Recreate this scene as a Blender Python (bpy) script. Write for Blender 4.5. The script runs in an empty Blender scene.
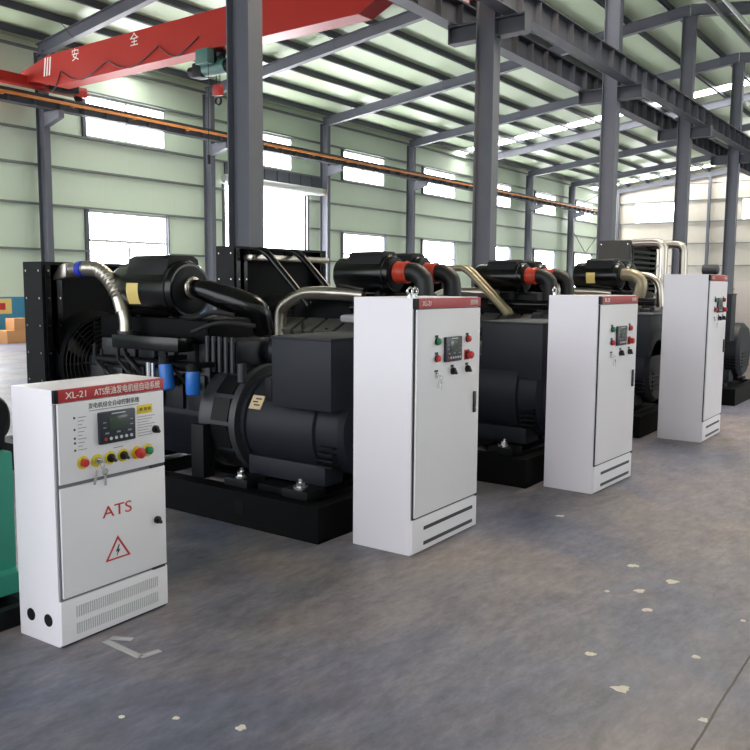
import bpy, bmesh, math, random
from mathutils import Vector, Matrix
random.seed(7)
SC = bpy.context.scene
COL = SC.collection

# ------------------------------------------------------------------ camera, sky, exposure
H = 1.75
F, YAW, PITCH, ROLL = 829.117, 0.626327, 0.109082, 0.0071422
fw = Vector((math.cos(YAW)*math.cos(PITCH), math.sin(YAW)*math.cos(PITCH), -math.sin(PITCH)))
rt = Vector((math.sin(YAW), -math.cos(YAW), 0))
up = rt.cross(fw)
c_, s_ = math.cos(ROLL), math.sin(ROLL)
rt, up = c_*rt + s_*up, -s_*rt + c_*up
cam = bpy.data.cameras.new('camera')
cam.sensor_width = 36
cam.lens = F/750*36
cam.clip_end = 300
camo = bpy.data.objects.new('camera', cam)
COL.objects.link(camo)
m = Matrix((rt, up, -fw)).transposed().to_4x4()
m.translation = (0, 0, H)
camo.matrix_world = m
SC.camera = camo

WORLD_STRENGTH = 2.1
PANE_STRENGTH = 12.5
SKYLIGHT_STRENGTH = 11.0
world = bpy.data.worlds.new('sky')
SC.world = world
world.use_nodes = True
bgn = world.node_tree.nodes['Background']
bgn.inputs[0].default_value = (0.93, 0.96, 1.0, 1)
bgn.inputs[1].default_value = WORLD_STRENGTH
SC.view_settings.view_transform = 'Standard'
SC.view_settings.look = 'None'
SC.view_settings.gamma = 1
SC.view_settings.use_curve_mapping = False
SC.view_settings.exposure = 0.75

# ------------------------------------------------------------------ materials
def lin(c):
    r = []
    for v in c:
        v /= 255
        r.append(v/12.92 if v <= 0.04045 else ((v+0.055)/1.055)**2.4)
    return (*r, 1)

def mat(name, rgb, rough=0.5, metal=0.0, var=0.0, scale=4.0, bump=0.0, bscale=40.0, coat=0.0, emit=0.0, spec=0.5):
    m = bpy.data.materials.new(name)
    m.use_nodes = True
    nt = m.node_tree
    b = nt.nodes['Principled BSDF']
    b.inputs['Roughness'].default_value = rough
    b.inputs['Metallic'].default_value = metal
    b.inputs['Specular IOR Level'].default_value = spec
    if coat: b.inputs['Coat Weight'].default_value = coat
    col = lin(rgb)
    tc = nt.nodes.new('ShaderNodeTexCoord')
    n = nt.nodes.new('ShaderNodeTexNoise')
    n.inputs['Scale'].default_value = scale
    n.inputs['Detail'].default_value = 6
    nt.links.new(tc.outputs['Object'], n.inputs['Vector'])
    mx = nt.nodes.new('ShaderNodeMix'); mx.data_type = 'RGBA'
    v = max(var, 0.02)
    mx.inputs['A'].default_value = tuple(x*(1-v) for x in col[:3]) + (1,)
    mx.inputs['B'].default_value = tuple(min(1, x*(1+v)) for x in col[:3]) + (1,)
    nt.links.new(n.outputs['Fac'], mx.inputs['Factor'])
    nt.links.new(mx.outputs['Result'], b.inputs['Base Color'])
    if bump:
        n2 = nt.nodes.new('ShaderNodeTexNoise')
        n2.inputs['Scale'].default_value = bscale
        nt.links.new(tc.outputs['Object'], n2.inputs['Vector'])
        bp = nt.nodes.new('ShaderNodeBump')
        bp.inputs['Strength'].default_value = bump
        bp.inputs['Distance'].default_value = 0.01
        nt.links.new(n2.outputs['Fac'], bp.inputs['Height'])
        nt.links.new(bp.outputs['Normal'], b.inputs['Normal'])
    if emit:
        b.inputs['Emission Color'].default_value = col
        b.inputs['Emission Strength'].default_value = emit
    return m

def ribbed(name, rgb, axis, period, rough=0.45, var=0.05, depth=0.02):
    """painted profiled sheet: fine ribs repeating along one axis"""
    m = mat(name, rgb, rough, var=var, scale=0.35)
    nt = m.node_tree
    b = nt.nodes['Principled BSDF']
    tc = nt.nodes.new('ShaderNodeTexCoord')
    sp = nt.nodes.new('ShaderNodeSeparateXYZ')
    nt.links.new(tc.outputs['Object'], sp.inputs[0])
    mu = nt.nodes.new('ShaderNodeMath'); mu.operation = 'PINGPONG'
    mu.inputs[1].default_value = period/2
    nt.links.new(sp.outputs[axis], mu.inputs[0])
    lt = nt.nodes.new('ShaderNodeMath'); lt.operation = 'LESS_THAN'
    lt.inputs[1].default_value = period*0.03
    nt.links.new(mu.outputs[0], lt.inputs[0])
    bp = nt.nodes.new('ShaderNodeBump')
    bp.inputs['Strength'].default_value = 0.5
    bp.inputs['Distance'].default_value = depth
    bp.invert = True
    nt.links.new(lt.outputs[0], bp.inputs['Height'])
    nt.links.new(bp.outputs['Normal'], b.inputs['Normal'])
    return m

def emis(name, rgb, strength):
    m = bpy.data.materials.new(name)
    m.use_nodes = True
    nt = m.node_tree
    nt.nodes.remove(nt.nodes['Principled BSDF'])
    e = nt.nodes.new('ShaderNodeEmission')
    e.inputs[0].default_value = lin(rgb)
    e.inputs[1].default_value = strength
    nt.links.new(e.outputs[0], nt.nodes['Material Output'].inputs[0])
    return m

def floor_mat():
    m = bpy.data.materials.new('concrete_floor')
    m.use_nodes = True
    nt = m.node_tree; N = nt.nodes.new; K = nt.links.new
    b = nt.nodes['Principled BSDF']
    tc = N('ShaderNodeTexCoord')
    def noise(s, d=5, r=0.55, dist=0.0, stretch=None):
        n = N('ShaderNodeTexNoise')
        n.inputs['Scale'].default_value = s; n.inputs['Detail'].default_value = d
        n.inputs['Roughness'].default_value = r; n.inputs['Distortion'].default_value = dist
        if stretch:
            mp = N('ShaderNodeMapping'); mp.inputs['Scale'].default_value = stretch
            mp.inputs['Rotation'].default_value = (0, 0, 0.5)
            K(tc.outputs['Object'], mp.inputs[0]); K(mp.outputs[0], n.inputs['Vector'])
        else: K(tc.outputs['Object'], n.inputs['Vector'])
        return n
    def ramp(src, a, c, p0=0.3, p1=0.7):
        r = N('ShaderNodeValToRGB')
        r.color_ramp.elements[0].position = p0; r.color_ramp.elements[0].color = a
        r.color_ramp.elements[1].position = p1; r.color_ramp.elements[1].color = c
        K(src, r.inputs[0]); return r
    def mixc(f, a, c, mode='MIX'):
        x = N('ShaderNodeMix'); x.data_type = 'RGBA'; x.blend_type = mode
        if isinstance(f, float): x.inputs['Factor'].default_value = f
        else: K(f, x.inputs['Factor'])
        K(a, x.inputs['A']); K(c, x.inputs['B']); return x.outputs['Result']
    big = ramp(noise(0.55, 4, 0.55, 0.6).outputs['Fac'], lin((110, 112, 130)), lin((144, 132, 129)), 0.38, 0.62)
    med = ramp(noise(2.6, 9, 0.68, 0.3, (1, 1.9, 1)).outputs['Fac'], (0.66, 0.66, 0.70, 1), (1.2, 1.2, 1.2, 1), 0.3, 0.7)
    fin = ramp(noise(8, 10, 0.75, 0.2, (1, 2.4, 1)).outputs['Fac'], (0.66, 0.66, 0.67, 1), (1.26, 1.26, 1.26, 1), 0.3, 0.7)
    c = mixc(1.0, big.outputs[0], med.outputs[0], 'MULTIPLY')
    c = mixc(1.0, c, fin.outputs[0], 'MULTIPLY')
    # saw-cut joint across the slab, running along the hall
    sp = N('ShaderNodeSeparateXYZ'); K(tc.outputs['Object'], sp.inputs[0])
    wob = noise(3, 6)
    wm = N('ShaderNodeMath'); wm.operation = 'MULTIPLY_ADD'; wm.inputs[1].default_value = 0.03; K(wob.outputs['Fac'], wm.inputs[0]); K(sp.outputs['Y'], wm.inputs[2])
    su = N('ShaderNodeMath'); su.operation = 'SUBTRACT'; su.inputs[1].default_value = 0.775; K(wm.outputs[0], su.inputs[0])
    ab = N('ShaderNodeMath'); ab.operation = 'ABSOLUTE'; K(su.outputs[0], ab.inputs[0])
    lt = N('ShaderNodeMath'); lt.operation = 'LESS_THAN'; lt.inputs[1].default_value = 0.005; K(ab.outputs[0], lt.inputs[0])
    dk = N('ShaderNodeRGB'); dk.outputs[0].default_value = (0.02, 0.02, 0.02, 1)
    c = mixc(lt.outputs[0], c, dk.outputs[0])
    K(c, b.inputs['Base Color'])
    rr = ramp(noise(1.3, 5).outputs['Fac'], (0.38,)*3+(1,), (0.6,)*3+(1,))
    K(rr.outputs[0], b.inputs['Roughness'])
    bp = N('ShaderNodeBump'); bp.inputs['Strength'].default_value = 0.25; bp.inputs['Distance'].default_value = 0.004
    K(noise(25, 8, 0.7).outputs['Fac'], bp.inputs['Height']); K(bp.outputs[0], b.inputs['Normal'])
    return m

M = {}
M['floor'] = floor_mat()
M['wall'] = ribbed('pale_green_wall_sheet', (206, 220, 198), 'X', 0.95)
M['endwall'] = ribbed('cream_wall_sheet', (194, 186, 174), 'Y', 0.95)
M['roof'] = ribbed('pale_roof_sheet', (182, 198, 166), 'X', 1.0)
M['dado'] = mat('blue_dado_paint', (60, 135, 170), 0.5, var=0.06)
M['steel'] = mat('grey_steel_paint', (92, 94, 103), 0.5, var=0.10, scale=2.0)
M['steel_dark'] = mat('dark_steel_paint', (66, 68, 76), 0.5, var=0.12, scale=2.0)
M['girt'] = mat('galvanised_girt', (120, 124, 122), 0.45, metal=0.3, var=0.1)
M['frame'] = mat('window_frame_white', (205, 208, 205), 0.4)
M['pane'] = emis('daylit_window_pane', (250, 252, 255), PANE_STRENGTH)
M['skylight'] = emis('daylit_roof_light', (252, 252, 250), SKYLIGHT_STRENGTH)
M['warm_fill'] = emis('added_warm_fill_panel', (255, 234, 208), 16.0)  # glow of the fill panel added in the roof, no known roof light
M['crane'] = mat('crane_red_paint', (172, 40, 32), 0.45, var=0.10, spec=0.3, scale=1.2)
M['orange'] = mat('orange_rail_sheath', (206, 132, 66), 0.5, var=0.15)
M['white_paint'] = mat('white_lettering', (238, 232, 226), 0.5)
M['cab'] = mat('white_cabinet_paint', (238, 232, 240), 0.38, var=0.03, scale=1.5, bump=0.05, bscale=220)
M['cabgap'] = mat('dark_door_seal', (42, 42, 46), 0.7)
M['seal'] = mat('grey_door_seal', (112, 112, 120), 0.6)
M['vent'] = mat('pale_vent_shadow', (186, 184, 188), 0.6)
M['ochre'] = mat('ochre_print', (150, 122, 34), 0.6)
M['red_strip'] = mat('red_header_strip', (186, 48, 56), 0.4, var=0.04)
M['red_ink'] = mat('red_print', (190, 44, 48), 0.5)
M['dark_ink'] = mat('dark_print', (60, 60, 66), 0.6)
M['grey_ink'] = mat('grey_print', (150, 150, 155), 0.6)
M['yellow'] = mat('yellow_label', (236, 208, 52), 0.45)
M['label'] = mat('pale_yellow_label', (226, 200, 120), 0.5)
M['plate'] = mat('cream_name_plate', (222, 196, 160), 0.4, metal=0.1)
M['black_plastic'] = mat('black_plastic', (24, 24, 27), 0.35)
M['ctrl'] = mat('navy_controller', (34, 38, 52), 0.35)
M['lcd'] = mat('lcd_glass', (62, 74, 66), 0.15)
M['btn'] = mat('pale_button', (206, 208, 212), 0.4)
M['red_btn'] = mat('red_button', (196, 42, 40), 0.3)
M['green_btn'] = mat('green_button', (30, 130, 80), 0.3)
M['chrome'] = mat('bright_zinc', (214, 214, 216), 0.18, metal=1.0)
M['silver'] = mat('silver_pipe', (190, 182, 172), 0.28, metal=0.9, var=0.12, scale=8)
M['olive'] = mat('olive_pipe', (150, 140, 116), 0.35, metal=0.5, var=0.1)
M['black'] = mat('gloss_black_paint', (9, 9, 11), 0.2, var=0.2, spec=0.4)
M['black_satin'] = mat('satin_black_paint', (17, 18, 21), 0.5, var=0.2, spec=0.22)
M['black_rubber'] = mat('black_rubber', (20, 20, 22), 0.5)
M['charcoal'] = mat('charcoal_machine_paint', (34, 36, 44), 0.5, var=0.08, spec=0.28)
M['engine'] = mat('engine_dark_paint', (23, 25, 33), 0.42, var=0.25, scale=9, spec=0.35)
M['engine_grey'] = mat('engine_grey_casting', (52, 53, 59), 0.45, var=0.15, scale=12)
M['skid'] = mat('matt_black_skid_paint', (9, 9, 11), 0.6, var=0.2, spec=0.12)
M['valve'] = mat('valve_cover_grey', (96, 94, 92), 0.45, var=0.12, scale=14)
M['core'] = mat('radiator_core', (12, 13, 16), 0.6, var=0.2, scale=30, spec=0.15)
M['brown_steel'] = mat('dark_brown_steel', (50, 47, 44), 0.5, var=0.15)
M['coupling'] = mat('red_silicone', (196, 66, 44), 0.4)
M['blue'] = mat('blue_filter_paint', (30, 106, 196), 0.3, var=0.05)
M['blue_clamp'] = mat('blue_clamp', (40, 60, 190), 0.35)
M['green_paint'] = mat('green_machine_paint', (58, 156, 134), 0.42, var=0.1)
M['card'] = mat('brown_cardboard', (190, 140, 92), 0.8, var=0.1)
M['teal'] = mat('teal_hoist_paint', (70, 110, 104), 0.45, var=0.1)
M['flake'] = mat('plaster_fleck', (222, 212, 200), 0.8, var=0.15, scale=40)
M['film'] = mat('clear_tape', (176, 176, 180), 0.25)
M['cyan'] = mat('cyan_print', (90, 210, 220), 0.4)
M['bag'] = mat('pale_plastic_bag', (200, 190, 205), 0.3, var=0.1)
M['pinkgrey'] = mat('pale_grey_cabinet_paint', (206, 200, 200), 0.45, var=0.04)

# ------------------------------------------------------------------ mesh helpers
class MB:
    def __init__(self): self.bm = bmesh.new()
    def box(self, x0, x1, y0, y1, z0, z1, bev=0.0, mtx=None):
        t = bmesh.new()
        bmesh.ops.create_cube(t, size=1)
        for v in t.verts:
            v.co = Vector(((x0+x1)/2+v.co.x*(x1-x0), (y0+y1)/2+v.co.y*(y1-y0), (z0+z1)/2+v.co.z*(z1-z0)))
        if bev: bmesh.ops.bevel(t, geom=list(t.edges), offset=bev, segments=2, affect='EDGES', profile=0.6)
        return self._add(t, mtx)
    def _add(self, t, mtx=None):
        if mtx is not None: bmesh.ops.transform(t, matrix=mtx, verts=t.verts)
        me = bpy.data.meshes.new('t'); t.to_mesh(me); t.free()
        self.bm.from_mesh(me); bpy.data.meshes.remove(me)
        return self
    def prism(self, poly, axis, a, b, bev=0.0):
        """poly of 2D points in the two other axes (cyclic order), extruded along axis from a to b"""
        t = bmesh.new()
        def P(p, k):
            return {'x': (k, p[0], p[1]), 'y': (p[0], k, p[1]), 'z': (p[0], p[1], k)}[axis]
        lo = [t.verts.new(P(p, a)) for p in poly]; hi = [t.verts.new(P(p, b)) for p in poly]
        n = len(poly)
        t.faces.new(lo); t.faces.new(hi[::-1])
        for i in range(n): t.faces.new((lo[i], hi[i], hi[(i+1) % n], lo[(i+1) % n]))
        bmesh.ops.recalc_face_normals(t, faces=t.faces)
        if bev: bmesh.ops.bevel(t, geom=list(t.edges), offset=bev, segments=2, affect='EDGES', profile=0.6)
        return self._add(t)
    def rings(self, cs, seg=16, cap=True):
        """cs: list of (centre, direction, radius)"""
        t = bmesh.new(); prev = None; ref = None
        for (c, d, r) in cs:
            c = Vector(c); d = Vector(d).normalized()
            if ref is None:
                ref = d.orthogonal().normalized()
            ref = (ref - d*ref.dot(d)).normalized()
            e = d.cross(ref)
            ring = [t.verts.new(c + (ref*math.cos(2*math.pi*i/seg)+e*math.sin(2*math.pi*i/seg))*r) for i in range(seg)]
            if prev:
                for i in range(seg): t.faces.new((prev[i], prev[(i+1) % seg], ring[(i+1) % seg], ring[i]))
            elif cap: t.faces.new(ring[::-1])
            prev = ring
        if cap: t.faces.new(prev)
        bmesh.ops.recalc_face_normals(t, faces=t.faces)
        return self._add(t)
    def cyl(self, p0, p1, r, r2=None, seg=20, cap=True):
        d = Vector(p1)-Vector(p0)
        return self.rings([(p0, d, r), (p1, d, r if r2 is None else r2)], seg, cap)
    def lathe(self, o, axis, prof, seg=32):
        """prof: (distance along axis, radius)"""
        o = Vector(o); a = Vector(axis).normalized()
        return self.rings([(o+a*s, a, max(r, 0.0005)) for s, r in prof], seg)
    def tube(self, pts, r, seg=12, n=8, rf=None, smooth=True):
        pts = [Vector(p) for p in pts]
        if smooth and len(pts) > 2:
            q = [pts[0]*2-pts[1]] + pts + [pts[-1]*2-pts[-2]]; out = []
            for i in range(1, len(q)-2):
                for k in range(n):
                    t = k/n
                    a, b, c, d = q[i-1], q[i], q[i+1], q[i+2]
                    out.append(0.5*((2*b)+(c-a)*t+(2*a-5*b+4*c-d)*t*t+(3*b-a-3*c+d)*t*t*t))
            out.append(pts[-1])
        else: out = pts
        cs = []
        for i, p in enumerate(out):
            d = out[min(i+1, len(out)-1)]-out[max(i-1, 0)]
            k = i/(len(out)-1)
            cs.append((p, d, rf(k) if rf else r))
        return self.rings(cs, seg)
    def sphere(self, c, r, sc=(1, 1, 1)):
        t = bmesh.new(); bmesh.ops.create_uvsphere(t, u_segments=16, v_segments=10, radius=r)
        for v in t.verts: v.co = Vector((v.co.x*sc[0]+c[0], v.co.y*sc[1]+c[1], v.co.z*sc[2]+c[2]))
        return self._add(t)
    def torus(self, c, axis, R, r, seg=24, rs=8):
        c = Vector(c); a = Vector(axis).normalized(); u = a.orthogonal().normalized(); v = a.cross(u)
        t = bmesh.new(); vs = []
        for i in range(seg):
            th = 2*math.pi*i/seg; d = u*math.cos(th)+v*math.sin(th)
            vs.append([t.verts.new(c+d*(R+r*math.cos(2*math.pi*j/rs))+a*r*math.sin(2*math.pi*j/rs)) for j in range(rs)])
        for i in range(seg):
            for j in range(rs):
                t.faces.new((vs[i][j], vs[(i+1) % seg][j], vs[(i+1) % seg][(j+1) % rs], vs[i][(j+1) % rs]))
        bmesh.ops.recalc_face_normals(t, faces=t.faces)
        return self._add(t)
    def ibeam(self, y, z0, z1, x0, x1, fw=0.2, ft=0.015, wt=0.012):
        """I section running along x"""
        self.box(x0, x1, y-fw/2, y+fw/2, z0, z0+ft); self.box(x0, x1, y-fw/2, y+fw/2, z1-ft, z1)
        return self.box(x0, x1, y-wt/2, y+wt/2, z0+ft, z1-ft)
    def build(self, name, material, parent=None, loc=None, smooth=True):
        me = bpy.data.meshes.new(name)
        self.bm.to_mesh(me); self.bm.free()
        me.materials.append(material)
        if smooth:
            for p in me.polygons: p.use_smooth = True
            me.set_sharp_from_angle(angle=math.radians(35))
        o = bpy.data.objects.new(name, me); COL.objects.link(o)
        if parent: o.parent = parent
        if loc: o.location = loc
        return o

def B(*a, **k): return MB().box(*a, **k)
def empty(name, loc, rz=0):
    o = bpy.data.objects.new(name, None); COL.objects.link(o)
    o.location = loc; o.rotation_euler = (0, 0, rz); o.empty_display_size = 0.2
    return o
def tag(o, label, cat, group=None):
    o['label'] = label; o['category'] = cat
    if group: o['group'] = group
    return o
def struct(o):
    o['kind'] = 'structure'; return o

def text(s, size, origin, xdir, ydir, name, material, parent=None, align='LEFT', width=None, ext=0.0012):
    cu = bpy.data.curves.new('txt', 'FONT')
    cu.body = s; cu.size = size; cu.align_x = align; cu.extrude = ext; cu.resolution_u = 4
    o = bpy.data.objects.new('txt', cu); COL.objects.link(o)
    dg = bpy.context.evaluated_depsgraph_get()
    me = bpy.data.meshes.new_from_object(o.evaluated_get(dg))
    bpy.data.objects.remove(o); bpy.data.curves.remove(cu)
    xd = Vector(xdir).normalized(); yd = Vector(ydir).normalized(); zd = xd.cross(yd)
    xs = [v.co.x for v in me.vertices] or [0, 1]
    sx = 1.0
    if width: sx = width/(max(xs)-min(xs))
    og = Vector(origin)
    for v in me.vertices:
        v.co = og + xd*v.co.x*sx + yd*v.co.y + zd*v.co.z
    me.materials.clear(); me.materials.append(material); me.name = name
    t = bpy.data.objects.new(name, me); COL.objects.link(t)
    if parent: t.parent = parent
    return t

# ------------------------------------------------------------------ the hall
BAY = 6.6; FX0 = 14.67; YW = 23.3; YR = 7.98; XE = FX0+7*BAY; XS = FX0-4*BAY; YRW = -7.1
frames = [FX0+BAY*n for n in range(-2, 7)]
SL = 0.125
def zb(y): return 8.35 + SL*(22.9-(y if y >= YR else 2*YR-y))    # underside of a rafter
def zroof(y): return zb(y)+0.55

struct(B(XS-20, XE+0.3, -40, YW+0.3, -0.3, 0).build('floor', M['floor']))
# windows and door of the left wall: (x0, x1, z0, z1)
UP = [(FX0+BAY*n+1.75, FX0+BAY*n+4.95, 6.35, 7.65) for n in range(-2, 7)]
LO = [(FX0+BAY*n+1.75, FX0+BAY*n+4.95, 1.45, 4.03) for n in range(-2, 7) if n != 1]
DOOR = (22.4, 27.15, 0.0, 5.45)
def wall_with_holes(mk, a0, a1, z0, z1, holes, name, material):
    """split the wall into boxes around rectangular openings"""
    xs = sorted({a0, a1, *[h[0] for h in holes], *[h[1] for h in holes]})
    mb = MB()
    for i in range(len(xs)-1):
        l, r = xs[i], xs[i+1]; z = z0
        hs = sorted([h for h in holes if h[0] < r-1e-6 and h[1] > l+1e-6], key=lambda h: h[2])
        for h in hs:
            if h[2] > z+1e-6: mk(mb, l, r, z, h[2])
            z = max(z, h[3])
        if z < z1: mk(mb, l, r, z, z1)
    return struct(mb.build(name, material, smooth=False))
wall_with_holes(lambda mb, l, r, a, b: mb.box(l, r, YW, YW+0.12, a, b), XS, XE, 0, zroof(YW)+0.02, UP+LO+[DOOR], 'wall_left', M['wall'])
struct(MB().box(XS, DOOR[0], YW-0.012, YW, 0, 1.3).box(DOOR[1], XE, YW-0.012, YW, 0, 1.3).build('trim_1', M['dado']))
# far end wall, its top follows the roof
EH = [(17.76, 20.76, 6.3, 7.7), (10.4, 13.4, 6.3, 7.7), (2.6, 5.6, 6.3, 7.7)]
wall_with_holes(lambda mb, l, r, a, b: mb.box(XE, XE+0.12, l, r, a, b), YRW, YW, 0, 8.9, EH, 'wall_far', M['endwall'])
struct(MB().prism([(YRW, 8.9), (YW, 8.9), (YW, zroof(YW)), (YR, zroof(YR)), (YRW, zroof(YRW))], 'x', XE, XE+0.12).build('wall_far.001', M['endwall']))
RH = [(12.0, 21.0, 0.0, 5.2)]+[(FX0+BAY*n+1.75, FX0+BAY*n+4.95, 6.2, 7.4) for n in range(-4, 7)]
wall_with_holes(lambda mb, l, r, a, b: mb.box(l, r, YRW-0.12, YRW, a, b), XS, XE, 0, zroof(YRW)+0.02, RH, 'wall_right', M['wall'])
# roof sheets with daylight strips
SKY = [(17.4, 18.4), (39.4, 40.4), (58.9, 59.9)]
mb = MB(); k = 40
edges = [XS]+[v for q in SKY for v in q]+[XE+0.12]
PATCH = (11.6, 14.4, 1.6, 5.4)                 # place of an unseen warm glowing panel, added to brighten the aisle floor
def sheet(m_, x0, x1, ya, yb_, th): m_.prism([(ya, zroof(ya)), (yb_, zroof(yb_)), (yb_, zroof(yb_)+th), (ya, zroof(ya)+th)], 'x', x0, x1)
for ya, yb_ in ((YR, YW+0.12), (YRW, YR)):
    for i in range(0, len(edges), 2):
        if i == 0 and ya < 0:
            sheet(mb, edges[0], PATCH[0], ya, yb_, 0.08); sheet(mb, PATCH[1], edges[1], ya, yb_, 0.08)
            sheet(mb, PATCH[0], PATCH[1], ya, PATCH[2], 0.08); sheet(mb, PATCH[0], PATCH[1], PATCH[3], yb_, 0.08)
        else: sheet(mb, edges[i], edges[i+1], ya, yb_, 0.08)
    for q in SKY:
        w = MB(); sheet(w, q[0], q[1], ya, yb_, 0.05); struct(w.build('window_%d' % k, M['skylight'], smooth=False)); k += 1
w = MB(); sheet(w, PATCH[0], PATCH[1], PATCH[2], PATCH[3], 0.05); struct(w.build('window_%d' % k, M['warm_fill'], smooth=False))  # added fill panel in the right roof slope, out of view
struct(mb.build('ceiling', M['roof'], smooth=False))
# windows
def window(n, a0, a1, z0, z1, side, low):
    def bx(mb, a, b, d0, d1, za, zc):
        if side == 'left': mb.box(a, b, YW+d0, YW+d1, za, zc)
        else: mb.box(XE+d0, XE+d1, a, b, za, zc)
    t = 0.05; f = MB()
    bx(f, a0, a0+t, -0.02, 0.1, z0, z1); bx(f, a1-t, a1, -0.02, 0.1, z0, z1)
    bx(f, a0+t, a1-t, -0.02, 0.1, z0, z0+t); bx(f, a0+t, a1-t, -0.02, 0.1, z1-t, z1)
    zm = z0+(z1-z0)*0.64 if low else None
    if low:
        bx(f, a0+t, a1-t, 0.0, 0.07, zm-0.045, zm+0.045)
        bx(f, (a0+a1)/2-0.04, (a0+a1)/2+0.04, 0.0, 0.07, z0+t, zm-0.045)
    else:
        bx(f, (a0+a1)/2-0.035, (a0+a1)/2+0.035, 0.0, 0.07, z0+t, z1-t)
    w = struct(f.build('window_%d' % n, M['frame'], smooth=False))
    p = MB(); bx(p, a0+t, a1-t, 0.075, 0.085, z0+t, z1-t)
    p.build('pane', M['pane'], w, smooth=False)
k = 1
for w in UP: window(k, *w, 'left', False); k += 1
for w in LO: window(k, *w, 'left', True); k += 1
for w in EH: window(k, *w, 'far', False); k += 1
# vertical window posts beside each left-wall window
mb = MB()
for w in UP:
    mb.box(w[0]-0.12, w[0]-0.005, YW-0.1, YW, 6.31, 7.7)
for w in LO:
    mb.box(w[0]-0.12, w[0]-0.005, YW-0.1, YW, 1.3, 4.06); mb.box(w[1]+0.005, w[1]+0.06, YW-0.1, YW, 1.3, 4.06)
struct(mb.build('trim_2', M['steel'], smooth=False))
# roll-up door standing open: daylight behind it, shutter box above
d = empty('door_1', (0, 0, 0)); struct(d)
MB().box(DOOR[0]-0.1, DOOR[0], YW-0.08, YW+0.1, 0, 5.45).box(DOOR[1], DOOR[1]+0.1, YW-0.08, YW+0.1, 0, 5.45).build('door_frame', M['steel'], d, smooth=False)
B(DOOR[0], DOOR[1], YW+0.1, YW+0.11, 0.0, 5.45).build('pane', M['pane'], d, smooth=False)
MB().cyl((DOOR[0]-0.3, YW-0.35, 5.62), (DOOR[1]+0.55, YW-0.35, 5.62), 0.16).build('roller', M['frame'], d)
MB().box(DOOR[1]+0.56, DOOR[1]+0.9, YW-0.5, YW-0.2, 5.5, 5.75, bev=0.03).build('door_motor', M['plate'], d)
mb = MB()
for i in range(8): mb.box(DOOR[0]+i*0.72, DOOR[0]+i*0.72+0.66, YW-0.1, YW-0.02, 5.82, 6.27)
mb.build('header_panel', M['steel'], d, smooth=False)
# girts and purlins (running the length of the hall)
k = 3
for z in (2.74, 4.1, 5.26, 6.28, 7.72, 8.62):
    mb = MB()
    cuts = [(XS, XE)]
    if z < 4.0: cuts = [(XS, 10.0)] if False else [(FX0+BAY*n+4.96, FX0+BAY*(n+1)+1.74) for n in range(-2, 6) if n not in (0, 1)]+[(FX0+4.96, DOOR[0]-0.1), (DOOR[1]+0.1, FX0+2*BAY+1.74)]
    elif z < 5.3: cuts = [(XS, DOOR[0]-0.1), (DOOR[1]+0.1, XE)]
    for a, b in cuts: mb.box(a, b, YW-0.14, YW, z-0.03, z+0.03)
    struct(mb.build('trim_%d' % k, M['girt'], smooth=False)); k += 1
for z in (1.6, 3.2, 4.74, 6.26, 7.74):
    struct(B(XE-0.14, XE, YRW, YW, z-0.03, z+0.03).build('trim_%d' % k, M['girt'], smooth=False)); k += 1
ys = [22.6-1.4*i for i in range(11)]
for y in ys+[2*YR-v for v in ys[::-1]]:
    mb = MB(); z = zb(y)+0.36
    mb.box(XS, XE, y-0.03, y+0.03, z, z+0.19)
    mb.box(XS, XE, y-0.05, y+0.05, z, z+0.02)
    struct(mb.build('trim_%d' % k, M['steel_dark'], smooth=False)); k += 1

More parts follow.
